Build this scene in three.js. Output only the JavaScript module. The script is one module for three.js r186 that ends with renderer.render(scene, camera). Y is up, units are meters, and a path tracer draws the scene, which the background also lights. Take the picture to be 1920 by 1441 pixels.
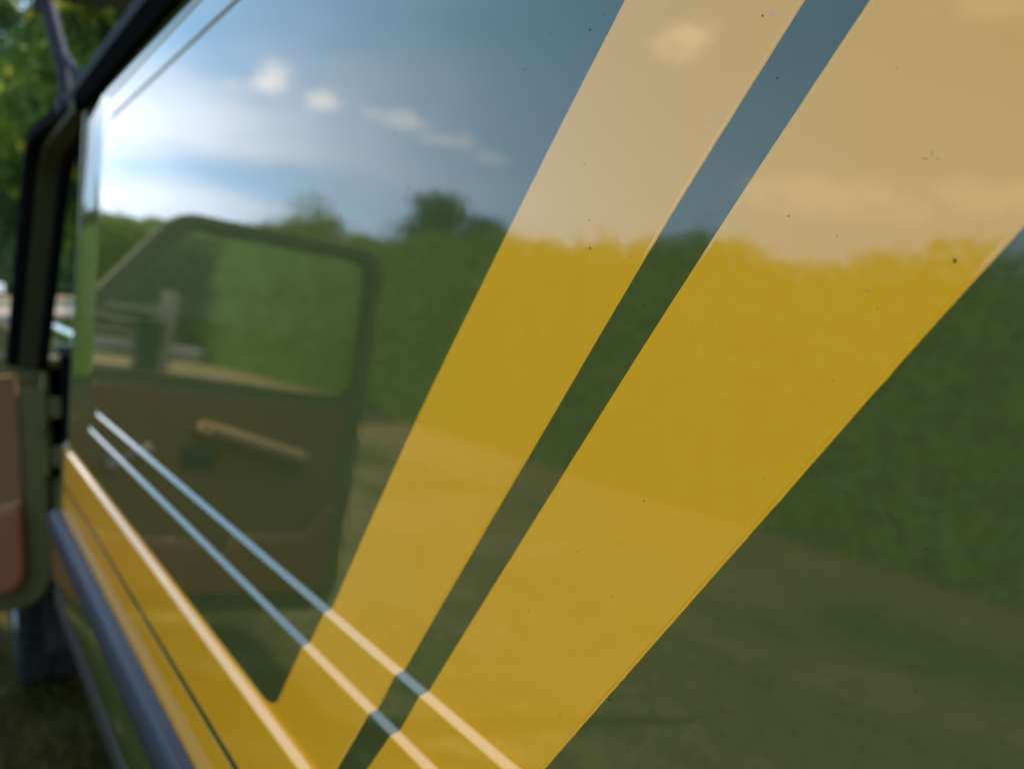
import * as THREE from 'three';
import { mergeGeometries } from 'three/addons/utils/BufferGeometryUtils.js';
import { RoundedBoxGeometry } from 'three/addons/geometries/RoundedBoxGeometry.js';

// ---------------------------------------------------------------- camera, sky, sun, exposure
const scene = new THREE.Scene();
const EYE = 1.35;
const camera = new THREE.PerspectiveCamera(42.2, 4 / 3, 0.02, 600);
camera.position.set(-0.2245, EYE, 0);
{
  const yaw = 0.51998, pitch = 0.10593;
  camera.lookAt(camera.position.x + Math.sin(yaw) * Math.cos(pitch), EYE - Math.sin(pitch), -Math.cos(yaw) * Math.cos(pitch));
}
camera.focus = 0.345;
camera.userData.fStop = 9.3;
scene.add(camera);

const renderer = new THREE.WebGLRenderer({ antialias: true });
renderer.toneMapping = THREE.LinearToneMapping;
renderer.toneMappingExposure = 2.85;
renderer.shadowMap.enabled = true;

// seeded randomness and value noise
function rng(seed) { let s = seed >>> 0; return () => { s = (s + 0x6D2B79F5) >>> 0; let t = s; t = Math.imul(t ^ (t >>> 15), t | 1); t ^= t + Math.imul(t ^ (t >>> 7), t | 61); return ((t ^ (t >>> 14)) >>> 0) / 4294967296; }; }
const R0 = rng(7);
function h2(x, y, s) { let n = Math.imul(x, 374761393) + Math.imul(y, 668265263) + Math.imul(s, 2147483647 ^ 1274126177) | 0; n = Math.imul(n ^ (n >>> 13), 1274126177); return ((n ^ (n >>> 16)) >>> 0) / 4294967296; }
function vn(x, y, s = 0, p = 0) {
  const xi = Math.floor(x), yi = Math.floor(y), fx = x - xi, fy = y - yi, u = fx * fx * (3 - 2 * fx), v = fy * fy * (3 - 2 * fy);
  const m = (a) => p ? ((a % p) + p) % p : a;
  const a = h2(m(xi), m(yi), s), b = h2(m(xi + 1), m(yi), s), c = h2(m(xi), m(yi + 1), s), d = h2(m(xi + 1), m(yi + 1), s);
  return a + (b - a) * u + (c - a) * v + (a - b - c + d) * u * v;
}
function fbm(x, y, o = 4, s = 0) { let a = 0.5, t = 0, n = 0; for (let i = 0; i < o; i++) { t += a * vn(x, y, s + i * 17); n += a; x *= 2.03; y *= 2.03; a *= 0.5; } return t / n; }
const sst = (a, b, x) => { const t = Math.min(1, Math.max(0, (x - a) / (b - a))); return t * t * (3 - 2 * t); };
const mix = (a, b, t) => a + (b - a) * t;

{ // daylight sky: blue overhead, pale towards the horizon, thin streaks and a few small cumulus
  const W = 2048, H = 1024, px = new Float32Array(W * H * 4);
  // small cumulus: azimuth left of forward, elevation, half width, half height (degrees), strength
  const puffs = [];
  const rp = rng(31);
  for (let i = 0; i < 90; i++) puffs.push([rp() * 360, 9 + rp() * rp() * 30, 1 + rp() * 2.6, 0.6 + rp() * 0.9, 0.5 + rp() * 0.5]);
  const own = [[14.4, 12.9, 1.7, 1.15, 1], [17.3, 12.7, 1.15, 0.8, 0.9], [22.0, 12.6, 2.1, 0.6, 0.6], [24.6, 11.9, 1.6, 0.5, 0.5], [27, 11.4, 1.2, 0.4, 0.35], [37.2, 18.9, 1.9, 1.1, 0.85], [33.5, 21.5, 3, 0.8, 0.5], [47, 11.6, 6, 1.3, 0.6], [56, 12.2, 6, 1.2, 0.6], [53, 21.5, 2.5, 1.0, 0.5]];
  const all = puffs.filter((p) => p[0] > 62 || p[0] < 3).concat(own);
  const perAz = Array.from({ length: 360 }, () => []);
  for (const p of all) for (let k = -14; k <= 14; k++) perAz[((Math.floor(p[0]) + k) % 360 + 360) % 360].push(p);
  for (let j = 0; j < H; j++) for (let i = 0; i < W; i++) {
    const el = ((j + 0.5) / H - 0.5) * Math.PI, th = ((i + 0.5) / W - 0.5) * 2 * Math.PI;
    const x = Math.cos(el) * Math.cos(th), y = Math.sin(el), z = Math.cos(el) * Math.sin(th), e = Math.max(0, el * 180 / Math.PI);
    const az = ((Math.atan2(-x, -z) * 180 / Math.PI) % 360 + 360) % 360;
    const t = Math.exp(-e / 9.5), g = Math.exp(-e / 40);
    let c = [mix(0.11, 0.75, t) * mix(0.8, 1, g), mix(0.34, 0.94, t) * mix(0.75, 1, g), mix(0.64, 1.1, t) * mix(0.75, 1, g)];
    const yy = Math.max(0.05, y), qx = x / yy, qz = z / yy;
    // cirrus veil
    const veil = Math.min(1, sst(0.26, 0.74, fbm(qx * 0.55 + 3, qz * 0.28 - 1, 5, 3)) * (0.45 + 0.55 * sst(0.35, 0.7, fbm(qx * 0.16, qz * 0.13 + 9, 3, 8))) + 0.55 * sst(18, 38, e) * sst(0.3, 0.6, fbm(qx * 1.1 - 7, qz * 1.1, 4, 12)));
    const bank = mix(0.3, 1.25, Math.max(sst(31, 15, az), sst(95, 140, az)));   // the thin cloud lies ahead and behind, the side towards the hedge is clearer
    c = c.map((v, k) => mix(v, [0.94, 0.95, 1.02][k], Math.min(0.66, 0.75 * bank * veil) * sst(1, 6, e)));
    let cu = 0;
    for (const p of perAz[Math.floor(az)]) {
      let da = az - p[0]; if (da > 180) da -= 360; if (da < -180) da += 360;
      const n = fbm(az * 0.9 + 5, e * 1.5, 4, 5) - 0.5, r = Math.hypot(da / p[2], (e - p[1]) / (e > p[1] ? p[3] : p[3] * 0.8)) + n * 1.7;
      cu = Math.max(cu, p[4] * sst(1.3, 0.1, r));
    }
    c = c.map((v, k) => mix(v, [1.16, 1.1, 1.04][k], cu * 0.8));
    if (y < 0) c = [0.3, 0.32, 0.28];
    const o = (j * W + i) * 4; px[o] = c[0]; px[o + 1] = c[1]; px[o + 2] = c[2]; px[o + 3] = 1;
  }
  const sky = new THREE.DataTexture(px, W, H, THREE.RGBAFormat, THREE.FloatType);
  sky.mapping = THREE.EquirectangularReflectionMapping; sky.magFilter = THREE.LinearFilter; sky.needsUpdate = true;
  scene.background = sky; scene.environment = sky;
}
const sun = new THREE.DirectionalLight(new THREE.Color().setRGB(1, 0.93, 0.8), 3.6);
sun.position.set(-2 + 60 * 0.74, 60 * 0.69, -4 - 60 * 0.05); sun.target.position.set(-2, 0, -4);
sun.castShadow = true; sun.shadow.radius = 1; sun.shadow.mapSize.set(2048, 2048);
Object.assign(sun.shadow.camera, { left: -40, right: 40, top: 40, bottom: -40, near: 1, far: 200 });
scene.add(sun, sun.target);

// ---------------------------------------------------------------- helpers
const names = {};
function numbered(n) { names[n] = (names[n] ?? -1) + 1; return names[n] ? n + '_' + String(names[n]).padStart(3, '0') : n; }
function tag(o, label, category, group, kind) { Object.assign(o.userData, label ? { label } : {}, category ? { category } : {}, group ? { group } : {}, kind ? { kind } : {}); return o; }
function group(name, x, y, z, label, category, grp) { const o = new THREE.Group(); o.name = numbered(name); o.position.set(x, y, z); scene.add(o); return tag(o, label, category, grp); }
function mesh(name, g, m, parent = scene) {
  const geo = Array.isArray(g) ? merge(g) : g;
  const o = new THREE.Mesh(geo, m); o.name = parent === scene ? numbered(name) : name; o.castShadow = o.receiveShadow = true; parent.add(o); return o;
}
function merge(list) {
  return mergeGeometries(list.map((g) => { const q = g.index ? g.toNonIndexed() : g; for (const k of Object.keys(q.attributes)) if (!['position', 'normal', 'uv'].includes(k)) q.deleteAttribute(k); return q; }));
}
const box = (x0, x1, y0, y1, z0, z1, r = 0.004) => new RoundedBoxGeometry(x1 - x0, y1 - y0, z1 - z0, 2, Math.min(r, (x1 - x0) / 2.1, (y1 - y0) / 2.1, (z1 - z0) / 2.1)).translate((x0 + x1) / 2, (y0 + y1) / 2, (z0 + z1) / 2);
function bar(a, b, r, n = 10, r2 = r) { // round bar between two points
  const A = new THREE.Vector3(...a), B = new THREE.Vector3(...b), d = B.clone().sub(A), L = d.length();
  const g = new THREE.CylinderGeometry(r2, r, L, n); g.translate(0, L / 2, 0);
  g.applyQuaternion(new THREE.Quaternion().setFromUnitVectors(new THREE.Vector3(0, 1, 0), d.normalize())); return g.translate(...a);
}
const lin = (r, g, b) => new THREE.Color().setRGB(r, g, b);
const std = (r, g, b, rough, o = {}) => new THREE.MeshStandardMaterial({ color: lin(r, g, b), roughness: rough, ...o });
function noiseTex(size, fn, color = false) {
  const d = new Uint8Array(size * size * 4);
  for (let j = 0; j < size; j++) for (let i = 0; i < size; i++) { const v = fn(i / size, j / size), o = (j * size + i) * 4; for (let k = 0; k < 3; k++) d[o + k] = Math.max(0, Math.min(255, 255 * (Array.isArray(v) ? v[k] : v))); d[o + 3] = 255; }
  const t = new THREE.DataTexture(d, size, size); t.wrapS = t.wrapT = THREE.RepeatWrapping; t.magFilter = THREE.LinearFilter; t.minFilter = THREE.LinearMipmapLinearFilter; t.generateMipmaps = true;
  if (color) t.colorSpace = THREE.SRGBColorSpace; t.needsUpdate = true; return t;
}

// ---------------------------------------------------------------- materials
// lacquer: fine orange peel from the spray gun (uv in metres, tile of 0.25 m)
function periodic(size, layers) { // [cellsX, cellsY, amp, seed]
  const t = noiseTex(size, (u, v) => { let s = 0, n = 0; for (const [cx, cy, a, sd] of layers) { s += a * pvn(u * cx, v * cy, cx, cy, sd); n += a; } return s / n; });
  return t;
}
function pvn(x, y, px, py, s) {
  const xi = Math.floor(x), yi = Math.floor(y), fx = x - xi, fy = y - yi, u = fx * fx * fx * (fx * (fx * 6 - 15) + 10), v = fy * fy * fy * (fy * (fy * 6 - 15) + 10);
  const q = (i, j) => h2(((i % px) + px) % px, ((j % py) + py) % py, s);
  const a = q(xi, yi), b = q(xi + 1, yi), c = q(xi, yi + 1), d = q(xi + 1, yi + 1);
  return a + (b - a) * u + (c - a) * v + (a - b - c + d) * u * v;
}
const peelMap = periodic(1024, [[40, 30, 1, 3], [110, 90, 0.35, 4], [17, 13, 1.3, 5], [5, 4, 1.5, 6]]);
function paint(r, g, b) {
  return new THREE.MeshPhysicalMaterial({ color: lin(r, g, b), roughness: 0.035, ior: 1.68, bumpMap: peelMap, bumpScale: 2.6e-5 });
}
const M = {
  green: paint(0.062, 0.068, 0.017), yellow: paint(0.88, 0.372, 0.014),
  greenIn: std(0.07, 0.068, 0.014, 0.45), greenDull: std(0.032, 0.032, 0.009, 0.9), black: std(0.012, 0.012, 0.014, 0.75), seal: new THREE.MeshPhysicalMaterial({ color: lin(0.006, 0.006, 0.007), roughness: 1, specularIntensity: 0.05 }),
  strip: new THREE.MeshPhysicalMaterial({ color: lin(0.012, 0.015, 0.032), roughness: 0.5, specularIntensity: 0.55 }), sill: std(0.014, 0.016, 0.024, 0.45), rack: new THREE.MeshPhysicalMaterial({ color: lin(0.026, 0.026, 0.042), roughness: 0.75, specularIntensity: 0.4 }),
  tyre: std(0.012, 0.012, 0.013, 0.85), rim: std(0.25, 0.25, 0.25, 0.4, { metalness: 0.6 }),
  cloth: std(0.155, 0.083, 0.03, 0.95), card: std(0.12, 0.085, 0.045, 0.9), leather: std(0.19, 0.058, 0.014, 0.6), trim: std(0.24, 0.145, 0.055, 0.7),
  chrome: std(0.28, 0.24, 0.21, 0.4), inside: std(0.02, 0.02, 0.02, 0.8),
  glass: new THREE.MeshPhysicalMaterial({ color: lin(0.93, 0.97, 0.95), roughness: 0, transmission: 1, thickness: 0, ior: 1.5, specularIntensity: 0.35 }),
  screen: new THREE.MeshPhysicalMaterial({ color: lin(0.62, 0.8, 0.74), roughness: 0, transmission: 1, thickness: 0, ior: 1.5 }),
  wood: std(0.28, 0.22, 0.14, 0.8), bin: std(0.012, 0.05, 0.02, 0.6), bark: std(0.07, 0.055, 0.04, 0.95), white: std(0.75, 0.76, 0.78, 0.35), darkGlass: std(0.03, 0.035, 0.04, 0.1), red: std(0.25, 0.02, 0.015, 0.6),
};

// ---------------------------------------------------------------- ground
const RUT = (x) => Math.exp(-(((x + 3.35) / 0.1) ** 2));
{
  const xs = [], zs = [];
  for (let x = -220; x <= 220;) { xs.push(x); const d = Math.abs(x + 3); x += d < 12 ? 0.18 : d < 40 ? 1 : 10; }
  for (let z = -320; z <= 120;) { zs.push(z); const d = Math.abs(z + 8); z += d < 26 ? 0.2 : d < 60 ? 1 : 10; }
  const pos = [], col = [], uv = [], idx = [];
  for (const z of zs) for (const x of xs) {
    const far = sst(60, 75, -z);
    pos.push(x, 0.02 * (fbm(x * 0.7, z * 0.7, 3, 40) - 0.5), z); uv.push(x / 3.1, z / 3.1);
    const n = fbm(x * 0.35 + 4, z * 0.35, 4, 21), m = fbm(x * 1.7, z * 0.9, 3, 22);
    let dry = sst(0.36, 0.62, 0.6 * n + 0.4 * m);
    const shade = sst(-0.8, -2.2, x);                               // shade by the car put into the colour: grass greener, less dry
    dry *= mix(0.45, 1, shade); const carShade = sst(-1.5, -0.9, x + 0.8 * (m - 0.5)) * sst(0.25, 0.5, fbm(x * 5, z * 5, 3, 61) + 0.12);   // the car's shade put into the ground colour in mottled brown patches
    dry = Math.max(dry, 0.95 * sst(-5.2, -6.4, x) * sst(-8.6, -7.4, x));   // dry strip along the hedge foot
    dry *= 1 - 0.85 * RUT(x + 0.12 * (fbm(z * 0.5, 3, 2, 9) - 0.5)) * sst(0.35, 0.5, fbm(z * 0.8, 1, 2, 77));
    dry *= mix(0.6, 1, sst(-8, -16, z)); let c = [mix(0.115, 0.36, dry), mix(0.13, 0.27, dry), mix(0.04, 0.13, dry)];
    c = c.map((v, k) => mix(mix(v, [0.046, 0.039, 0.008][k], carShade * (1 - sst(8, 12, -z))), [0.3, 0.22, 0.15][k], far));
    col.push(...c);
  }
  const nx = xs.length;
  for (let j = 0; j < zs.length - 1; j++) for (let i = 0; i < nx - 1; i++) { const a = j * nx + i; idx.push(a, a + nx, a + 1, a + 1, a + nx, a + nx + 1); }
  const g = new THREE.BufferGeometry(); g.setAttribute('position', new THREE.Float32BufferAttribute(pos, 3)); g.setAttribute('color', new THREE.Float32BufferAttribute(col, 3)); g.setAttribute('uv', new THREE.Float32BufferAttribute(uv, 2)); g.setIndex(idx); g.computeVertexNormals();
  const map = noiseTex(512, (u, v) => { const a = pvn(u * 150, v * 150, 150, 150, 6), b = pvn(u * 24, v * 24, 24, 24, 7); return 0.55 + 0.3 * a + 0.15 * b; }, true);
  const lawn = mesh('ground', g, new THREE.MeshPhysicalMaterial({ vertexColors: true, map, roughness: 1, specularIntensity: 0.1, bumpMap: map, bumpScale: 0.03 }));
  tag(lawn, 'lawn of mixed green and dry straw coloured grass beside the vehicle', 'ground', null, 'structure');
  const d = mesh('gravel_drive', new THREE.PlaneGeometry(80, 26, 40, 13).rotateX(-Math.PI / 2).translate(16, 0.03, -46), new THREE.MeshPhysicalMaterial({ color: lin(0.19, 0.155, 0.13), roughness: 1, specularIntensity: 0.1, bumpMap: map, bumpScale: 0.02 }));
  tag(d, 'pale grey gravel drive crossing in front of the dark trees', 'drive', null, 'structure');
}

// ---------------------------------------------------------------- foliage
function leafMesh(points, size, colors, seed, spread = 1) { // folded diamond leaves, one merged mesh
  const r = rng(seed), n = points.length, pos = new Float32Array(n * 12), col = new Float32Array(n * 12), idx = new Uint32Array(n * 6);
  const q = new THREE.Quaternion(), e = new THREE.Euler(), v = new THREE.Vector3();
  for (let i = 0; i < n; i++) {
    const p = points[i], s = size * (0.6 + 0.8 * r());
    e.set((r() - 0.5) * 2.4, r() * 6.283, (r() - 0.5) * 2.4); q.setFromEuler(e);
    const L = [[-0.5, 0, 0], [0, 0.08, 0.28], [0.5, 0, 0], [0, 0.08, -0.28]];
    const c = (p[3] >= 0 && r() < 0.8) ? colors[p[3] % colors.length] : colors[Math.floor(r() * colors.length)], k = 0.75 + 0.5 * r();
    for (let j = 0; j < 4; j++) { v.set(L[j][0] * s, L[j][1] * s, L[j][2] * s).applyQuaternion(q); pos.set([p[0] + v.x, p[1] + v.y, p[2] + v.z], i * 12 + j * 3); col.set([c[0] * k, c[1] * k, c[2] * k], i * 12 + j * 3); }
    const b = i * 4; idx.set([b, b + 1, b + 2, b, b + 2, b + 3], i * 6);
  }
  const g = new THREE.BufferGeometry(); g.setAttribute('position', new THREE.BufferAttribute(pos, 3)); g.setAttribute('color', new THREE.BufferAttribute(col, 3)); g.setIndex(new THREE.BufferAttribute(idx, 1)); g.computeVertexNormals(); return g;
}
const leafMat = new THREE.MeshPhysicalMaterial({ vertexColors: true, roughness: 0.9, side: THREE.DoubleSide, transmission: 0.5, thickness: 0, specularIntensity: 0.35 });
const coreMat = std(0.085, 0.15, 0.034, 1);
const HG = [[0.18, 0.28, 0.05], [0.15, 0.25, 0.05], [0.24, 0.3, 0.055], [0.12, 0.2, 0.045]];
// a hedge along a line of points [x, z, height, half thickness]
function hedge(name, path, density, size, colors, seed, label) {
  const r = rng(seed), pts = [], core = [], cI = [];
  const x0 = path[0][0], z0 = path[0][1];
  const h = group(name, x0, 0, z0, label, 'hedge');
  let row = 0; const NS = 9;
  for (let k = 0; k < path.length - 1; k++) {
    const A = path[k], B = path[k + 1], L = Math.hypot(B[0] - A[0], B[1] - A[1]), steps = Math.ceil(L / 0.5), tx = (B[0] - A[0]) / L, tz = (B[1] - A[1]) / L;
    const at = (t) => [0, 1, 2, 3].map((i) => mix(A[i], B[i], t));
    for (let s = 0; s < steps + (k === path.length - 2 ? 1 : 0); s++) {
      const [x, z, H, T] = at(s / steps), hh = H * (0.88 + 0.2 * fbm((x + z) * 0.9, seed, 4, seed));
      for (let j = 0; j <= NS; j++) { const a = Math.PI * j / NS, off = -Math.cos(a), y = Math.pow(Math.sin(a), 0.35) * (hh - 0.18); core.push(x - tz * off * (T - 0.22) - x0, Math.max(0, y), z + tx * off * (T - 0.22) - z0); }
      if (row) for (let j = 0; j < NS; j++) { const a = (row - 1) * (NS + 1) + j, b = a + NS + 1; cI.push(a, b, a + 1, a + 1, b, b + 1); }
      row++;
    }
    const n = Math.round(L * density);
    for (let i = 0; i < n; i++) {
      const [x, z, H, T] = at(r()), hh = H * (0.88 + 0.2 * fbm((x + z) * 0.9, seed, 4, seed));
      let a = r() * Math.PI; const off = -Math.cos(a), lump = 0.22 * (fbm((x * tx + z * tz) * 1.3 + off * 2, hh * Math.sin(a) * 1.3, 3, seed + 3) - 0.5) * 2;
      const y0 = Math.pow(Math.sin(a), 0.35), y = r() < 0.6 ? r() * hh * y0 : y0 * hh, o = y === y0 * hh ? off : Math.sign(off) * Math.pow(1 - Math.pow(y / hh, 2.9), 0.5);
      const push = (r() - 0.65) * 0.3 + lump;
      pts.push([x - tz * o * (T + push) - x0 + (r() - 0.5) * 0.2, Math.max(0.05, y + (y === y0 * hh ? push * 0.9 + (r() < 0.06 ? r() * 0.3 : 0) : 0)), z + tx * o * (T + push) - z0]);
    }
  }
  const cg = new THREE.BufferGeometry(); cg.setAttribute('position', new THREE.Float32BufferAttribute(core, 3)); cg.setIndex(cI); cg.computeVertexNormals();
  mesh('stems', cg, new THREE.MeshStandardMaterial({ color: coreMat.color, roughness: 1, side: THREE.DoubleSide }), h);
  tag(mesh('foliage', leafMesh(pts, size, colors, seed + 1), leafMat, h), null, null, null, 'stuff');
  return h;
}
function tree(name, x, z, trunkH, top, rad, n, size, colors, seed, label, grp, NC = 40) {
  const r = rng(seed), t = group(name, x, 0, z, label, 'tree', grp), H = top;
  const geos = [bar([0, 0, 0], [0.1, trunkH, 0.05], 0.028 * top, 10, 0.018 * top)], cl = [];
  const cy = (trunkH + H) / 2, ry = (H - trunkH) / 2;
  for (let i = 0; i < NC; i++) {
    const a = r() * 6.283, u = r() * 2 - 1, q = Math.sqrt(Math.max(0, 1 - u * u)), k = 0.55 + 0.42 * r();
    const p = [Math.cos(a) * q * rad * k, cy + u * ry * k, Math.sin(a) * q * rad * k]; cl.push([p, rad * (NC > 60 ? 0.16 : 0.3) * (1 + r())]);
    if (i < 14) geos.push(bar([0.1 * r(), trunkH * (0.65 + 0.35 * r()), 0.05], p, 0.007 * top, 6, 0.002 * top));
  }
  
  const pts = [];
  for (let i = 0; i < n; i++) {
    const ci = Math.floor(r() * cl.length), [p, cr] = cl[ci], a = r() * 6.283, u = r() * 2 - 1, q = Math.sqrt(1 - u * u), k = cr * Math.pow(r(), 0.4);
    pts.push([p[0] + Math.cos(a) * q * k, p[1] + u * k * 0.8, p[2] + Math.sin(a) * q * k, ci]);
  }
  mesh('trunk', geos, M.bark, t);
  tag(mesh('crown', leafMesh(pts, size, colors, seed + 5), leafMat, t), null, null, null, 'stuff');
  return t;
}
hedge('hedge', [[-7.6, -30.5, 4.1, 1.0], [-8.4, -26.5, 4.0, 1.0], [-9.0, -22, 3.75, 1.0], [-8.2, -15, 3.45, 1.0], [-8.3, -9, 3.1, 1.0], [-8.5, -3, 3.0, 1.0], [-8.8, 4, 3.0, 1.0], [-9, 12, 3.0, 1.0]], 4200, 0.085, HG, 101, 'long sunlit green hedge reflected behind the open door and the yellow stripes');
hedge('hedge', [[-30, -50, 6.8, 1.8], [-15, -47, 6.3, 1.6], [-8, -45, 5.2, 1.6], [-4, -44, 5.0, 1.6], [-1.2, -44, 5.0, 1.6]], 1500, 0.22, [[0.17, 0.22, 0.035], [0.13, 0.2, 0.04], [0.2, 0.23, 0.04]], 202, 'tall yellow green hedge beyond the wooden gate, reflected at left of the panel');
const OLV = [[0.28, 0.26, 0.065], [0.24, 0.24, 0.06], [0.18, 0.2, 0.05]], BLU = [[0.06, 0.11, 0.05], [0.075, 0.14, 0.055], [0.05, 0.09, 0.04]];
tree('round_tree', -13.4, -43, 0.9, 6.9, 2.1, 12000, 0.18, OLV, 301, 'olive yellow round tree reflected above the top edge of the door frame');
tree('round_tree', -16.4, -44, 0.5, 6.2, 2.2, 11000, 0.18, OLV, 302, 'lower olive tree reflected just right of the tallest olive tree, above the door corner');
tree('round_tree', -19.6, -45, 0.5, 6.4, 2.3, 11000, 0.18, OLV, 307, 'olive tree reflected between the door frame and the blue green tree');
tree('dark_tree', -14.4, -30.7, 1.4, 7.0, 1.75, 20000, 0.13, BLU, 303, 'blue green tree standing highest above the hedge left of the first yellow stripe');
tree('dark_tree', -16.9, -31.5, 1.0, 5.6, 1.5, 12000, 0.13, BLU, 308, 'small blue green tree reflected touching the left edge of the first yellow stripe');
// seen directly past the front of the vehicle
tree('leafy_tree', 5.1, -20, 0.9, 10.5, 4.8, 170000, 0.17, [[0.12, 0.2, 0.03], [0.04, 0.08, 0.015], [0.5, 0.46, 0.03], [0.03, 0.06, 0.012], [0.22, 0.3, 0.03]], 304, 'big leafy tree with sun and shade painted into its yellow green and dark clumps, beyond the roof rack', null, 110);  // sunlit and shaded clumps are put into the leaf colours, clump by clump
tree('leafy_tree', 6.4, -36, 0.8, 14.5, 6.2, 80000, 0.26, [[0.05, 0.1, 0.02], [0.03, 0.06, 0.015], [0.12, 0.16, 0.02]], 305, 'dark green far tree at the left edge behind the big leafy tree', null, 80);
tree('leafy_tree', 20, -60, 1.5, 19, 9, 30000, 0.34, [[0.04, 0.075, 0.02], [0.03, 0.06, 0.015]], 306, 'dark green far tree seen through the windscreen', null);
hedge('hedge', [[-4, -92, 9, 3], [12, -88, 10, 3], [34, -82, 10, 3]], 900, 0.35, [[0.03, 0.06, 0.02], [0.025, 0.05, 0.015]], 203, 'dark far hedge behind the pale drive at the left edge');

// ---------------------------------------------------------------- gate, bin, far car
{
  const g = group('wooden_gate', -4.2, 0, -22.9, 'weathered wooden field gate with horizontal bars and one tall post, reflected in the panel', 'gate');
  mesh('post', box(-0.16, 0.14, 0, 1.78, -0.14, 0.14, 0.02), M.wood, g);
  mesh('post', box(2.75, 2.95, 0, 1.6, -0.1, 0.1, 0.02), M.wood, g);
  for (let i = 0; i < 5; i++) mesh('bar', box(0.16, 2.73, 0.28 + i * 0.26 - 0.045, 0.28 + i * 0.26 + 0.045, -0.02, 0.02, 0.008), M.wood, g);
  for (const x of [0.16, 2.62]) mesh('stile', box(x, x + 0.09, 0.2, 1.48, -0.055, -0.024, 0.008), M.wood, g);
  mesh('brace', bar([0.25, 0.3, 0.04], [1.5, 1.3, 0.04], 0.03, 6), M.wood, g);
  const b = group('wheelie_bin', -3.75, 0, -22.2, 'green wheeled bin standing in front of the gate post, reflected in the panel', 'bin');
  const body = new THREE.CylinderGeometry(0.34, 0.27, 1.0, 4, 1).rotateY(Math.PI / 4).translate(0, 0.55, 0);
  mesh('body', body, M.bin, b); mesh('lid', box(-0.27, 0.27, 1.05, 1.12, -0.3, 0.27, 0.02), M.bin, b);
  for (const s of [-1, 1]) mesh('wheel', new THREE.CylinderGeometry(0.1, 0.1, 0.05, 16).rotateZ(Math.PI / 2).translate(s * 0.22, 0.1, -0.2), M.tyre, b);
  mesh('handle', bar([-0.2, 1.06, -0.34], [0.2, 1.06, -0.34], 0.016, 8), M.bin, b);
  const c = group('parked_car', 1.85, 0, -84, 'white car parked far off at the left edge of the drive', 'car');
  const prof = new THREE.Shape([[-2, 0.3], [-2.05, 0.75], [-1.9, 0.95], [-1.1, 1.02], [-0.5, 1.42], [0.9, 1.45], [1.6, 1.0], [2.0, 0.9], [2.02, 0.35]].map((p) => new THREE.Vector2(...p)));
  mesh('body', new THREE.ExtrudeGeometry(prof, { depth: 1.6, bevelSize: 0.06, bevelThickness: 0.06, bevelSegments: 2 }).translate(0, 0, -0.8), M.white, c);
  const win = new THREE.Shape([[-0.95, 1.02], [-0.45, 1.36], [0.85, 1.38], [1.3, 1.02]].map((p) => new THREE.Vector2(...p)));
  for (const s of [-1, 1]) mesh('side_window', new THREE.ExtrudeGeometry(win, { depth: 0.01, bevelEnabled: false }).translate(0, 0, s > 0 ? 0.862 : -0.872), M.darkGlass, c);
  for (const x of [-1.3, 1.3]) for (const s of [-1, 1]) mesh('wheel', new THREE.CylinderGeometry(0.32, 0.32, 0.2, 20).rotateX(Math.PI / 2).translate(x, 0.32, s * 0.82), M.tyre, c);
}

// ---------------------------------------------------------------- the vehicle
// panel frame: point (w along the panel upwards, z, off outwards), the panel leans in by TAU
const TAU = 0.087, ST = Math.sin(TAU), CT = Math.cos(TAU);
const P = (w, z, off) => [ST * w - CT * off, EYE + CT * w + ST * off, z];
const BX = 0.75, BZ = -1.4;
const car = group('off_road_vehicle', BX, 0, BZ, 'olive green vehicle with two yellow side stripes and its front door wide open', 'vehicle');
function part(name, g, m, parent = car) { const geo = Array.isArray(g) ? merge(g) : g; geo.translate(-BX, 0, -BZ); return mesh(name, geo, m, parent); }
function rrect(w, z, w0, w1, z0, z1, r) { // signed distance to a rounded rectangle
  const cw = (w0 + w1) / 2, cz = (z0 + z1) / 2, qx = Math.abs(w - cw) - (w1 - w0) / 2 + r, qz = Math.abs(z - cz) - (z1 - z0) / 2 + r;
  return Math.min(Math.max(qx, qz), 0) + Math.hypot(Math.max(qx, 0), Math.max(qz, 0)) - r;
}
const chamfer = (x, l) => { const t = Math.min(1, Math.max(0, x / l + 0.5)); const k = 0.3; // ramp with softened ends
  const f = (s) => s < k ? s * s / (2 * k) : s - k / 2, n = 1 - k; return t < 0.5 ? f(t) / n : 1 - f(1 - t) / n; };
function Hp(w, z) { // how far the pressed sheet stands off the recessed middle of the panel
  const soft = 0.0042 + 0.075 * sst(-1.66, -1.75, z), soft2 = 0.0042 + 0.075 * sst(-1.7, -1.8, z);   // the pressings run out softly into the flared front edge
  const hi = mix(0.0041, 0.0019, sst(0.08, 0.23, w)), lt = mix(1, 1.2, sst(0.08, 0.23, w));
  let h = hi * chamfer(rrect(w, z, -0.2118, 0.249, -1.80, 0.45, 0.05), soft * lt);
  h += hi * chamfer(rrect(w, z, -0.2412, 0.2835, -1.86, 0.5, 0.05), soft2 * lt);
  const f = Math.max(0, Math.min(0.2, -1.765 - z)); h += (0.3 * f * f + 0.035 * f) * sst(-0.3, -0.235, w);
  h += 0.0062 * chamfer(-0.3125 - w, 0.0042);
  return h;
}
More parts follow.
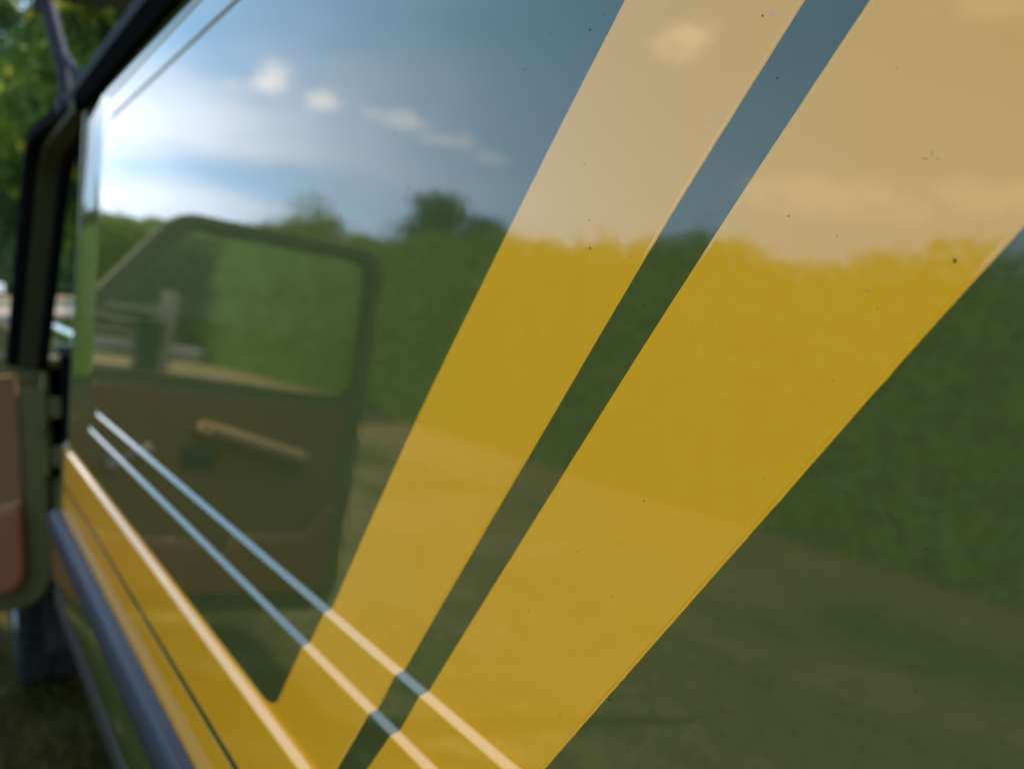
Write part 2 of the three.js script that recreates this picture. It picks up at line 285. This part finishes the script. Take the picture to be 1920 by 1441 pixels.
function surf(rows, H, uvs = 4) { // rows: arrays of [w, z]; H(w, z) the stand-off
  const pos = [], nor = [], uv = [], idx = [], nc = rows[0].length, e = 2e-4;
  for (const r of rows) for (const [w, z] of r) {
    const h = H(w, z), dw = (H(w + e, z) - H(w - e, z)) / (2 * e), dz = (H(w, z + e) - H(w, z - e)) / (2 * e);
    pos.push(...P(w, z, h));
    const n = new THREE.Vector3(-CT - dw * ST, ST - dw * CT, -dz).normalize(); nor.push(n.x, n.y, n.z); uv.push(z * uvs, w * uvs);
  }
  for (let j = 0; j < rows.length - 1; j++) for (let i = 0; i < nc - 1; i++) { const a = j * nc + i; idx.push(a, a + nc, a + 1, a + 1, a + nc, a + nc + 1); }
  const g = new THREE.BufferGeometry(); g.setAttribute('position', new THREE.Float32BufferAttribute(pos, 3)); g.setAttribute('normal', new THREE.Float32BufferAttribute(nor, 3)); g.setAttribute('uv', new THREE.Float32BufferAttribute(uv, 2)); g.setIndex(idx);
  // wind every face towards its normal
  const p = g.attributes.position, a = new THREE.Vector3().fromBufferAttribute(p, idx[0]), b = new THREE.Vector3().fromBufferAttribute(p, idx[1]), c = new THREE.Vector3().fromBufferAttribute(p, idx[2]);
  if (b.sub(a).cross(c.sub(a)).x > 0) for (let i = 0; i < idx.length; i += 3) { const t = idx[i + 1]; idx[i + 1] = idx[i + 2]; idx[i + 2] = t; }
  g.setIndex(idx); return g;
}
function ticks(a, b, coarse, fine) { // fine: [centre, half width, step]
  const out = new Set(); const q = (x) => Math.round(x * 1e5) / 1e5;
  for (let x = a; x < b; x += coarse) out.add(q(x)); out.add(q(b));
  for (const [c, hw, s] of fine) for (let x = c - hw; x <= c + hw + 1e-9; x += s) if (x > a && x < b) out.add(q(x));
  return [...out].sort((m, n) => m - n);
}
const WF = [[-0.2118, 0.0045, 0.0003], [-0.2412, 0.0045, 0.0003], [-0.3125, 0.006, 0.0003], [0.249, 0.006, 0.0005], [0.2835, 0.006, 0.0005], [-0.19, 0.055, 0.0025], [0.24, 0.05, 0.0025]];
{
  const ws = ticks(-0.47, 0.302, 0.012, WF), zs = ticks(-1.985, 0.62, 0.03, [[-1.78, 0.2, 0.003]]);
  part('side_panel', surf(ws.map((w) => zs.map((z) => [Math.min(w, 0.302 - 0.045 * sst(-1.72, -1.95, z)), Math.max(z, mix(-1.985, -1.875, sst(-0.305, -0.25, w)))])), Hp), M.green);
}
// the two painted stripes: edges measured as z over w
const table = (T) => (w) => { let i = 0; while (i < T.length - 2 && w < T[i + 1][0]) i++; // Catmull-Rom over descending w
  const p1 = T[i], p2 = T[i + 1], p0 = T[Math.max(0, i - 1)], p3 = T[Math.min(T.length - 1, i + 2)];
  const t = (w - p1[0]) / (p2[0] - p1[0]), d = p2[0] - p1[0], m1 = (p2[1] - p0[1]) / (p2[0] - p0[0] || d) * d, m2 = (p3[1] - p1[1]) / (p3[0] - p1[0] || d) * d;
  if (t < 0) return p1[1] + m1 * t; if (t > 1) return p2[1] + m2 * (t - 1);
  return (2 * t ** 3 - 3 * t * t + 1) * p1[1] + (t ** 3 - 2 * t * t + t) * m1 + (-2 * t ** 3 + 3 * t * t) * p2[1] + (t ** 3 - t * t) * m2; };
const s1L = table([[0.31, -0.135], [0.1064, -0.3211], [0.0672, -0.3575], [0.0164, -0.4035], [-0.0686, -0.4780], [-0.1471, -0.5420], [-0.2096, -0.5912], [-0.2433, -0.6197], [-0.2761, -0.6470], [-0.32, -0.684]]);
const s1R = table([[0.31, -0.02], [0.084, -0.2264], [0.0157, -0.2876], [-0.0804, -0.3685], [-0.1218, -0.4034], [-0.2062, -0.4735], [-0.2456, -0.5040], [-0.2937, -0.5447], [-0.32, -0.567]]);
const s2L = table([[0.31, 0.008], [0.0781, -0.2013], [0.0263, -0.2475], [0.0058, -0.2653], [-0.0259, -0.2925], [-0.1103, -0.3632], [-0.205, -0.4415], [-0.2414, -0.4700], [-0.2749, -0.5005], [-0.32, -0.541]]);
const s2R = table([[0.31, 0.118], [0.0123, -0.1479], [-0.018, -0.1750], [-0.0638, -0.2145], [-0.1048, -0.2500], [-0.2026, -0.3343], [-0.26, -0.383], [-0.32, -0.434]]);
const bez = (a, c, b, t) => [0, 1].map((k) => (1 - t) ** 2 * a[k] + 2 * t * (1 - t) * c[k] + t * t * b[k]);
function stripe(name, zl, zr, wl, wr, topL, topR, lipL, lipR, seed, label) { // wl / wr: where the left and right edge leave the diagonal, topL / topR: w of the band that runs forward
  const nick = (q, s) => 0.00012 * (vn(q * 420, s, 91) - 0.5) + 0.0003 * Math.max(0, vn(q * 700, s, 92) - 0.86) / 0.14;
  const L = [], Rr = [], ws = ticks(wl, 0.302, 0.004, WF).reverse();
  for (const w of ws) { L.push([w, zl(w) + nick(w, seed)]); const wq = mix(wr, 0.302, (w - wl) / (0.302 - wl)); const ww = w > wr ? w : w; Rr.push([w > -0.2 ? w : w, zr(w) + nick(w, seed + 5)]); }
  const eL = L[L.length - 1], eR = Rr[Rr.length - 1];
  const zL1 = eL[1] - 0.045, zR1 = eR[1] - 0.17;
  for (let i = 1; i <= 90; i++) { const t = i / 90; L.push(bez(eL, [topL, eL[1] - 0.012], [topL, zL1 - 0.0], t)); Rr.push(bez(eR, [topR, eR[1] - (eR[0] - topR) * 0.84], [topR, zR1], t)); }
  for (let i = 1; i <= 60; i++) { const t = i / 60; L.push([topL, mix(zL1, -1.985, t)]); Rr.push([topR, mix(zR1, -1.985, t)]); }
  const rows = [], prof = []; const edge = [0, 0.00012, 0.00025, 0.0004, 0.0006, 0.0008, 0.001, 0.0012, 0.0014, 0.0017, 0.002, 0.0026];
  const ridge = (d, lip) => 0.00022 * sst(0, 0.0003, d) + lip * Math.exp(-(((d - 0.001) / 0.00055) ** 2));
  const pos = [], nor = [], uv = [], idx = [];
  for (let k = 0; k < L.length; k++) {
    const [aw, az] = L[k], [bw, bz] = Rr[k], len = Math.hypot(bw - aw, bz - az), fr = [];
    for (const d of edge) fr.push([d / len, ridge(d, lipL), 0]);
    const N = Math.ceil((len - 0.0052) / 0.0016); for (let i = 1; i < 130; i++) fr.push([mix(0.0026, len - 0.0026, Math.pow(i / 130, 1.5)) / len, 0.00022, 0]);
    for (const d of [...edge].reverse()) fr.push([1 - d / len, ridge(d, lipR), 0]);
    rows.push(fr.map(([f, h]) => [mix(aw, bw, f), mix(az, bz, f), h, f, len]));
  }
  const nc = rows[0].length, e = 2e-4;
  for (const r of rows) for (let i = 0; i < nc; i++) {
    const [w, z, h, f, len] = r[i], A = r[Math.max(0, i - 1)], B = r[Math.min(nc - 1, i + 1)];
    const dl = Math.hypot(B[0] - A[0], B[1] - A[1]) || 1, sl = (B[2] - A[2]) / dl, ux = (B[0] - A[0]) / dl, uz = (B[1] - A[1]) / dl;
    const dw = (Hp(w + e, z) - Hp(w - e, z)) / (2 * e) + sl * ux, dz = (Hp(w, z + e) - Hp(w, z - e)) / (2 * e) + sl * uz;
    pos.push(...P(w, z, Hp(w, z) + h)); const n = new THREE.Vector3(-CT - dw * ST, ST - dw * CT, -dz).normalize(); nor.push(n.x, n.y, n.z); uv.push(z * 4, w * 4);
  }
  for (let j = 0; j < rows.length - 1; j++) for (let i = 0; i < nc - 1; i++) { const a = j * nc + i; idx.push(a, a + 1, a + nc, a + 1, a + nc + 1, a + nc); }
  const g = new THREE.BufferGeometry(); g.setAttribute('position', new THREE.Float32BufferAttribute(pos, 3)); g.setAttribute('normal', new THREE.Float32BufferAttribute(nor, 3)); g.setAttribute('uv', new THREE.Float32BufferAttribute(uv, 2));
  const p = g.attributes.position, a = new THREE.Vector3().fromBufferAttribute(p, idx[0]), b = new THREE.Vector3().fromBufferAttribute(p, idx[1]), c = new THREE.Vector3().fromBufferAttribute(p, idx[2]);
  if (b.sub(a).cross(c.sub(a)).x > 0) for (let i = 0; i < idx.length; i += 3) { const t = idx[i + 1]; idx[i + 1] = idx[i + 2]; idx[i + 2] = t; }
  g.setIndex(idx);
  tag(part(name, g, M.yellow), label);
}
stripe('yellow_stripe', s1L, s1R, -0.295, -0.295, -0.3065, -0.3715, 0, 0.00018, 11, 'left yellow diagonal stripe, running into the upper yellow band');
stripe('yellow_stripe', s2L, s2R, -0.295, -0.295, -0.380, -0.4295, 0.00006, 0.0003, 23, 'right yellow diagonal stripe, running into the lower yellow band');

// dirt specks, chips and scuffs on the lacquer
{
  const r = rng(77), dark = [], pale = [];
  for (let i = 0; i < 170; i++) {
    const w = -0.2 + r() * 0.32, z = -0.16 - r() * 0.42, s = 0.00012 + 0.00024 * Math.pow(r(), 4);
    if (Math.abs(w + 0.2118) < 0.006) continue;
    const g = new THREE.IcosahedronGeometry(s, 1); g.scale(0.4, 0.8 + r() * 0.6, 0.8 + r() * 0.5); dark.push(g.translate(...P(w, z, Hp(w, z) + 0.00022)));
  }
  for (const [w, z, s] of [[0.0045, -0.1655, 0.0006], [-0.0165, -0.1745, 0.0005], [-0.1395, -0.17, 0.0005], [0.012, -0.331, 0.0006]]) dark.push(new THREE.IcosahedronGeometry(s, 2).scale(0.4, 1, 0.8).translate(...P(w, z, 0.0002)));
  for (const [w, z] of [[0.083, -0.2395], [0.0535, -0.2655]]) pale.push(new THREE.IcosahedronGeometry(0.0006, 1).scale(0.3, 1.2, 0.5).translate(...P(w, z, 0.0002)));
  const scuff = [];
  for (const [w, z, len, a] of [[0.0315, -0.1775, 0.0035, 0.3], [0.0325, -0.1755, 0.0022, 1.2], [0.031, -0.1735, 0.0016, 0.8], [-0.0035, -0.192, 0.003, 0.5], [0.012, -0.205, 0.0016, 2.2], [-0.062, -0.225, 0.0018, 0.4], [0.046, -0.34, 0.0022, 2.6], [-0.13, -0.31, 0.0016, 1.9]]) {
    const n = new THREE.SphereGeometry(0.5, 10, 6).scale(0.00015, 0.00024, len * 0.75).rotateX(a); scuff.push(n.translate(...P(w, z, Hp(w, z) + 0.00024)));
  }
  tag(part('scuff_mark', scuff, std(0.3, 0.22, 0.12, 0.8)), null, null, null, 'stuff');
  tag(part('dirt_speck', dark, std(0.03, 0.022, 0.012, 0.9)), null, null, null, 'stuff');
  tag(part('paint_chip', pale, std(0.35, 0.42, 0.7, 0.4)), null, null, null, 'stuff');  // blue-white chips, their bluish glint put into the colour
}
// profiles swept along z: list of [w, off] pairs
function sweepZ(prof, z0, z1, capped = true) {
  const s = new THREE.Shape(prof.map(([w, o]) => { const p = P(w, 0, o); return new THREE.Vector2(p[0], p[1]); }));
  const g = new THREE.ExtrudeGeometry(s, { depth: z1 - z0, bevelEnabled: false, curveSegments: 4 }); return g.translate(0, 0, z0);
}
{
  const pr = [[-0.428, 0.016]]; for (let i = 0; i <= 14; i++) { const a = Math.PI * (0.5 - i / 14); pr.push([-0.4515 + 0.0225 * Math.sin(a), 0.0208 + 0.015 * Math.pow(Math.cos(a), 0.7)]); } pr.push([-0.475, 0.016]);
  part('rub_strip', sweepZ(pr, -1.99, 0.6), M.strip);
}
part('lower_panel', surf(ticks(-0.57, -0.462, 0.004, []).map((w) => ticks(-1.985, 0.62, 0.08, []).map((z) => [w, z])), (w) => 0.0205 + 0.004 * Math.sin((w + 0.57) / 0.1 * Math.PI) - 0.006 * sst(-0.55, -0.57, w)), M.green);
part('sill_trim', sweepZ([[-0.564, 0.004], [-0.565, 0.015], [-0.575, 0.019], [-0.606, 0.016], [-0.614, 0.008], [-0.616, -0.02], [-0.564, -0.02]], -1.985, 0.6), M.sill);
// sheet metal returns and hull behind the panel
part('door_jamb', [sweepZ([[0.301, -0.004], [0.301, 0.008], [-0.30, 0.008], [-0.31, 0.017], [-0.56, 0.017], [-0.56, -0.06], [0.301, -0.06]], -1.9835, -1.955)], M.greenIn);
part('door_seal', [sweepZ([[0.29, -0.02], [-0.55, -0.006], [-0.55, -0.045], [0.29, -0.05]], -2.0, -1.985)], M.seal);
{
  const ring = new THREE.Shape([[0.012, 0.62], [0.0, 1.0], [0.01, 1.35], [0.037, 1.66], [0.11, 1.72], [0.4, 1.76], [0.75, 1.77], [1.1, 1.76], [1.39, 1.72], [1.463, 1.66], [1.5, 1.25], [1.5, 0.55], [0.05, 0.55]].map((p) => new THREE.Vector2(p[0] + 0.014, p[1])));
  const hole = new THREE.Path([[0.06, 0.62], [0.06, 1.3], [0.085, 1.64], [0.14, 1.68], [0.75, 1.73], [1.37, 1.68], [1.42, 1.64], [1.45, 1.25], [1.45, 0.6]].map((p) => new THREE.Vector2(p[0] + 0.014, p[1])));
  ring.holes.push(hole);
  part('body_shell', new THREE.ExtrudeGeometry(ring, { depth: 2.55, bevelEnabled: false }).translate(0, 0, -1.953), M.greenDull);
  part('tail_panel', box(0.03, 1.5, 0.55, 1.72, 0.6, 0.64, 0.02), M.greenIn);
  const roof = new THREE.Shape([[0.03, 1.66], [0.11, 1.722], [0.4, 1.762], [0.75, 1.772], [1.1, 1.762], [1.39, 1.722], [1.48, 1.65], [1.44, 1.65], [1.37, 1.69], [0.75, 1.74], [0.14, 1.69], [0.07, 1.65]].map((p) => new THREE.Vector2(...p)));
  part('cab_roof', new THREE.ExtrudeGeometry(roof, { depth: 0.7, bevelEnabled: false }).translate(0, 0, -2.655), M.greenIn);
  part('floor', box(0.02, 1.48, 0.44, 0.5, -3.5, 0.6, 0.01), M.inside);
  part('right_door', box(1.45, 1.5, 0.5, 1.12, -3.05, -1.96, 0.02), M.greenIn);
  part('dashboard', [box(0.09, 1.44, 0.72, 1.17, -3.12, -2.82, 0.06), box(0.2, 0.62, 1.1, 1.2, -3.08, -2.86, 0.04)], M.inside);
  part('bulkhead', box(0.06, 1.46, 0.5, 1.16, -3.2, -3.13, 0.01), M.inside);
}
// drip rail, windscreen pillar and seals along the roof edge and down the screen pillar
const railPath = [[0.6, 1.655], [-0.2, 1.664], [-1.0, 1.674], [-1.7, 1.682], [-2.15, 1.683], [-2.5, 1.68], [-2.62, 1.668], [-2.7, 1.625], [-2.79, 1.5], [-2.93, 1.3], [-3.06, 1.12]];
const railCurve = new THREE.CatmullRomCurve3(railPath.map(([z, y]) => new THREE.Vector3(0, y, z)), false, 'centripetal');
function sweepRail(prof, t0, t1, n, grow = 0) { // prof: [x outwards in world x, height across the path]
  const pos = [], idx = [], m = prof.length;
  for (let i = 0; i <= n; i++) {
    const t = mix(t0, t1, i / n), p = railCurve.getPointAt(t), d = railCurve.getTangentAt(t), up = new THREE.Vector3(0, -d.z, d.y).normalize(); const lean = ST * (p.y - EYE - 0.3);
    const gx = grow ? sst(0, grow, (t - t0) / (t1 - t0)) : 1; for (const [x, h] of prof) pos.push(Math.max(x, 0) + Math.min(x, 0) * gx + lean, p.y + up.y * h, p.z + up.z * h);
  }
  for (let i = 0; i < n; i++) for (let j = 0; j < m; j++) { const a = i * m + j, b = i * m + (j + 1) % m; idx.push(a, a + m, b, b, a + m, b + m); }
  const g0 = new THREE.BufferGeometry(); g0.setAttribute('position', new THREE.Float32BufferAttribute(pos, 3)); g0.setIndex(idx);
  const g = g0.toNonIndexed(); g.computeVertexNormals(); return g;
}
part('drip_rail', sweepRail([[-0.004, 0.006], [-0.002, 0.010], [0.004, 0.012], [0.008, 0.008], [0.01, -0.002], [-0.001, -0.004]], 0, 0.86, 140), M.rack);
part('roof_seal', sweepRail([[-0.001, -0.003], [0.014, -0.002], [0.04, -0.008], [0.034, -0.024], [0.012, -0.021]], 0, 0.88, 140), M.seal);
part('pillar_seal', sweepRail([[-0.032, 0.01], [-0.03, -0.012], [-0.002, -0.018], [0.004, 0.004]], 0.68, 1, 70, 0.45), M.seal);
part('windscreen_pillar', sweepRail([[0.0, 0.004], [0.002, -0.03], [0.045, -0.034], [0.052, 0.012]], 0.66, 1, 60), M.greenDull);
part('pillar_seal', sweepRail([[0.042, -0.032], [0.048, -0.05], [0.07, -0.045], [0.072, -0.01], [0.055, -0.005]], 0.56, 1, 60), M.seal);
{
  const s = new THREE.BufferGeometry(); const q = [[0.06, 1.13, -3.08], [1.44, 1.13, -3.08], [1.4, 1.63, -2.72], [0.09, 1.63, -2.72]];
  s.setAttribute('position', new THREE.Float32BufferAttribute(q.flat(), 3)); s.setAttribute('uv', new THREE.Float32BufferAttribute([0, 0, 1, 0, 1, 1, 0, 1], 2)); s.setIndex([0, 1, 2, 0, 2, 3]); s.computeVertexNormals();
  part('windscreen', s, M.screen);
  part('windscreen_frame', [box(0.06, 1.44, 1.08, 1.135, -3.12, -3.06, 0.01), box(0.08, 1.41, 1.62, 1.665, -2.74, -2.68, 0.01), bar([1.46, 1.1, -3.08], [1.42, 1.65, -2.7], 0.03)], M.greenIn);
  part('wiper', [bar([0.22, 1.17, -3.11], [0.7, 1.2, -3.06], 0.008, 6), bar([0.2, 1.14, -3.13], [0.22, 1.24, -3.1], 0.022, 8)], M.black);
  part('bonnet', box(0.1, 1.4, 0.95, 1.195, -4.3, -3.16, 0.06), M.green);
  part('sun_visor', box(0.1, 0.14, 1.535, 1.56, -2.74, -2.66, 0.01), M.red);
  // front wing with its arch, hinge post and hinges
  const wing = new THREE.Shape(); wing.moveTo(3.09, 0.45); wing.lineTo(3.09, 1.1); wing.lineTo(4.35, 1.06); wing.lineTo(4.4, 0.5); wing.lineTo(4.14, 0.5); wing.absarc(3.72, 0.42, 0.43, 0.19, Math.PI * 0.93, false); wing.lineTo(3.27, 0.45);
  part('front_wing', new THREE.ExtrudeGeometry(wing, { depth: 0.04, bevelEnabled: false }).rotateY(Math.PI / 2).translate(0.025, 0, 0), M.green);
  part('hinge_post', [box(0.02, 0.075, 0.43, 1.13, -3.16, -3.09, 0.012)], M.greenIn);
  part('hinge_post_seal', [box(0.06, 0.1, 0.43, 1.14, -3.1, -3.03, 0.015)], M.seal);
  for (const y of [0.985, 0.845, 0.6]) part('door_hinge', [box(0.008, 0.06, y - 0.03, y + 0.03, -3.09, -3.066, 0.006), bar([0.012, y - 0.05, -3.072], [0.012, y + 0.05, -3.072], 0.014)], M.greenIn);
  part('sill', box(0.03, 0.12, 0.42, 0.53, -3.1, -1.96, 0.02), M.greenIn);
  part('mudflap', box(0.0, 0.26, 0.2, 0.5, -3.31, -3.29, 0.008), M.black);
  part('arch_liner', box(0.07, 0.36, 0.45, 0.92, -3.3, -3.2, 0.03), M.black);
}
function wheel(x, z, name) {
  const t = new THREE.Group(); t.name = name; t.position.set(x - BX, 0.36, z - BZ); car.add(t);
  const prof = [[0.2, -0.09], [0.3, -0.1], [0.345, -0.092], [0.36, -0.07], [0.362, 0], [0.36, 0.07], [0.345, 0.092], [0.3, 0.1], [0.2, 0.09]].map((p) => new THREE.Vector2(...p));
  const ty = [new THREE.LatheGeometry(prof, 48).rotateZ(Math.PI / 2)];
  for (let i = 0; i < 44; i++) for (const s of [-1, 1]) ty.push(box(s > 0 ? 0.008 : -0.088, s > 0 ? 0.088 : -0.008, -0.012, 0.012, 0.355, 0.371, 0.003).rotateX((i + (s > 0 ? 0.5 : 0)) / 44 * 6.283));
  mesh('tyre', ty, M.tyre, t); mesh('rim', new THREE.LatheGeometry([[0.02, 0.05], [0.12, 0.06], [0.16, 0.03], [0.19, 0.09], [0.215, 0.095], [0.215, -0.09], [0.02, -0.09]].map((p) => new THREE.Vector2(...p)), 32).rotateZ(Math.PI / 2), M.rim, t);
}
wheel(0.03, -3.7, 'front_wheel'); wheel(1.38, -3.72, 'front_wheel'); wheel(0.14, 0.05, 'rear_wheel'); wheel(1.38, 0.05, 'rear_wheel');

// roof rack
{
  const rk = new THREE.Group(); rk.name = 'roof_rack'; car.add(rk);
  const pr = (n, g, m = M.rack) => part(n, g, m, rk);
  const foot = (z) => pr('rack_leg', [box(-0.01, 0.03, 1.668, 1.7, z - 0.02, z + 0.02, 0.006), bar([0.008, 1.69, z], [0.004, 1.775, z - 0.01], 0.012), bar([0.004, 1.77, z - 0.01], [-0.016, 1.88, z - 0.03], 0.014), bar([0.03, 1.715, z + 0.08], [-0.004, 1.8, z - 0.03], 0.009)]);
  foot(-2.14); foot(-0.25);
  for (const x of [-0.02, 1.5]) pr('rack_rail', bar([x, 1.9, -2.3], [x, 1.9, 0.4], 0.014));
  pr('rack_tray', [box(0.0, 1.48, 1.865, 1.89, -2.1, 0.38, 0.006)], M.black);
}

// the open front door, hinged on the screen pillar
{
  const phi = -0.0256, door = new THREE.Group(); door.name = 'front_door'; car.add(door);
  const D = new THREE.Vector3(-Math.cos(phi), 0, Math.sin(phi)), U = new THREE.Vector3(0, 1, 0), Z = D.clone().cross(U);
  new THREE.Matrix4().makeBasis(D, U, Z).setPosition(0.0135 - BX, 0, -3.0741 - BZ).decompose(door.position, door.quaternion, door.scale);
  const pm = (n, g, m) => mesh(n, g, m, door);
  function rounded(pts, rs) { // polygon with rounded corners
    const s = new THREE.Path(), n = pts.length;
    for (let i = 0; i < n; i++) {
      const p = new THREE.Vector2(...pts[i]), a = new THREE.Vector2(...pts[(i + n - 1) % n]), b = new THREE.Vector2(...pts[(i + 1) % n]), r = rs[i];
      const A = p.clone().add(a.sub(p).setLength(r)), B = p.clone().add(b.sub(p).setLength(r));
      i ? s.lineTo(A.x, A.y) : s.moveTo(A.x, A.y); s.quadraticCurveTo(p.x, p.y, B.x, B.y);
    }
    s.closePath(); return s;
  }
  const shape = (pts, rs) => new THREE.Shape(rounded(pts, rs).getPoints(8));
  const YT = 1.618, YW = 1.114, YB = 0.4125;
  const ext = (s, d, z, bev = 0.004) => new THREE.ExtrudeGeometry(s, { depth: d - 2 * bev, bevelEnabled: bev > 0, bevelSize: bev, bevelThickness: bev, bevelSegments: 2, bevelOffset: -bev, curveSegments: 6 }).translate(0, 0, z + bev);
  const upper = shape([[0.0, YW - 0.06], [0.008, YW], [0.373, YT], [1.05, YT], [1.056, YW - 0.06]], [0.01, 0.03, 0.07, 0.09, 0.01]);
  const hole = rounded([[0.055, YW], [0.412, YT - 0.036], [1.016, YT - 0.036], [1.016, YW]], [0.03, 0.05, 0.07, 0.06]); upper.holes.push(new THREE.Path(hole.getPoints(8)));
  pm('window_frame', ext(upper, 0.042, 0.0, 0.005), M.greenIn);
  pm('door_shell', ext(shape([[0.0, YB], [0.0, YW - 0.062], [1.056, YW - 0.062], [1.05, YB]], [0.12, 0.01, 0.01, 0.1]), 0.1, 0.0, 0.006), M.greenIn);
  const gl = new THREE.ShapeGeometry(new THREE.Shape(rounded([[0.05, YW - 0.01], [0.408, YT - 0.032], [1.02, YT - 0.032], [1.02, YW - 0.01]], [0.03, 0.05, 0.07, 0.06]).getPoints(8))).translate(0, 0, 0.03);
  pm('door_window', gl, M.glass);
  pm('window_seal', ext((() => { const s = shape([[0.046, YW - 0.012], [0.406, YT - 0.03], [1.024, YT - 0.03], [1.024, YW - 0.012]], [0.03, 0.05, 0.07, 0.06]); s.holes.push(new THREE.Path(rounded([[0.064, YW + 0.006], [0.416, YT - 0.043], [1.009, YT - 0.043], [1.009, YW + 0.006]], [0.03, 0.05, 0.07, 0.06]).getPoints(8))); return s; })(), 0.012, 0.022, 0.002), M.seal);
  pm('door_card', ext(shape([[0.065, 0.485], [0.065, 1.085], [0.985, 1.085], [0.985, 0.485]], [0.05, 0.02, 0.02, 0.05]), 0.016, -0.014, 0.005), M.cloth);
  pm('lower_pocket', ext(shape([[0.068, 0.478], [0.068, 0.73], [0.2, 0.7], [0.34, 0.645], [0.6, 0.636], [0.62, 0.6], [0.65, 0.6], [0.68, 0.66], [0.88, 0.668], [0.95, 0.755], [0.98, 0.765], [0.98, 0.478]], [0.07, 0.03, 0.02, 0.02, 0.02, 0.01, 0.01, 0.02, 0.02, 0.02, 0.01, 0.07]), 0.05, -0.062, 0.014), M.leather);
  const lipPts = [[0.075, 0.732], [0.2, 0.702], [0.34, 0.648], [0.6, 0.638], [0.62, 0.603], [0.65, 0.603], [0.68, 0.663], [0.88, 0.671], [0.95, 0.757], [0.978, 0.767]].map((p) => new THREE.Vector3(p[0], p[1], -0.052));
  pm('pocket_piping', new THREE.TubeGeometry(new THREE.CatmullRomCurve3(lipPts, false, 'catmullrom', 0.1), 90, 0.008, 6), M.trim);
  pm('armrest', [bar([0.54, 0.985, -0.06], [0.85, 0.918, -0.06], 0.024, 12), bar([0.54, 0.985, -0.06], [0.53, 0.985, -0.005], 0.022, 10), bar([0.85, 0.918, -0.06], [0.86, 0.916, -0.005], 0.022, 10)], M.trim);
  pm('latch_box', [box(0.485, 0.585, 0.862, 0.922, -0.03, -0.008, 0.006), box(0.5, 0.57, 0.884, 0.9, -0.037, -0.026, 0.004)], M.black);
  pm('window_winder', [bar([0.3, 0.862, -0.014], [0.3, 0.862, -0.05], 0.016), bar([0.3, 0.866, -0.046], [0.375, 0.915, -0.052], 0.007, 8), bar([0.375, 0.915, -0.05], [0.375, 0.915, -0.085], 0.012)], M.chrome);
  pm('door_check', box(-0.02, 0.05, 0.72, 0.74, 0.02, 0.05, 0.004), M.black);
}

// ---------------------------------------------------------------- grass and fallen leaves close by
{
  const r = rng(500), n = 26000, pos = new Float32Array(n * 9), col = new Float32Array(n * 9);
  for (let i = 0; i < n; i++) {
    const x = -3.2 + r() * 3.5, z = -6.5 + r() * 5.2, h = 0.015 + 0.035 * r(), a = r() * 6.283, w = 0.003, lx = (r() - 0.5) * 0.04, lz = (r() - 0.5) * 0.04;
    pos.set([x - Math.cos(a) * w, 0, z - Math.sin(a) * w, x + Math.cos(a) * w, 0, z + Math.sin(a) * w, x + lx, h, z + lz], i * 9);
    const d = r() < 0.3, near = x > -1.3, c = d ? (near ? [0.11, 0.075, 0.028] : [0.24, 0.19, 0.1]) : near ? [0.045, 0.055, 0.01] : [0.08, 0.12, 0.04]; for (let k = 0; k < 3; k++) col.set(c, i * 9 + k * 3);  // blades near the car darkened, its shade put into their colour
  }
  const g = new THREE.BufferGeometry(); g.setAttribute('position', new THREE.BufferAttribute(pos, 3)); g.setAttribute('color', new THREE.BufferAttribute(col, 3)); g.computeVertexNormals();
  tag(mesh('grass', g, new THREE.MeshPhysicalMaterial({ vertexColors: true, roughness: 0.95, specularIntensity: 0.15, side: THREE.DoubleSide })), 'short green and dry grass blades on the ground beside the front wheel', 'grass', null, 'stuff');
  const leaf = new THREE.Shape(); leaf.moveTo(-0.035, 0); leaf.quadraticCurveTo(0, 0.03, 0.04, 0); leaf.quadraticCurveTo(0, -0.03, -0.035, 0);
  const lg = new THREE.ExtrudeGeometry(leaf, { depth: 0.001, bevelEnabled: false }).rotateX(-Math.PI / 2);
  const spots = [[-0.27, -2.72, 0.4, 'pinkish brown fallen leaf lying on the grass left of the dark sill'], [-0.42, -3.1, 1.9, 'pinkish brown fallen leaf at the left edge below the open door']];
  spots.forEach(([x, z, a, label]) => { const o = mesh('fallen_leaf', lg, std(0.32, 0.16, 0.13, 0.8)); o.position.set(x, 0.035, z); o.rotation.set(0.2, a, 0.15); tag(o, label, 'leaf', 'fallen leaves on the grass'); });
}
renderer.render(scene, camera);
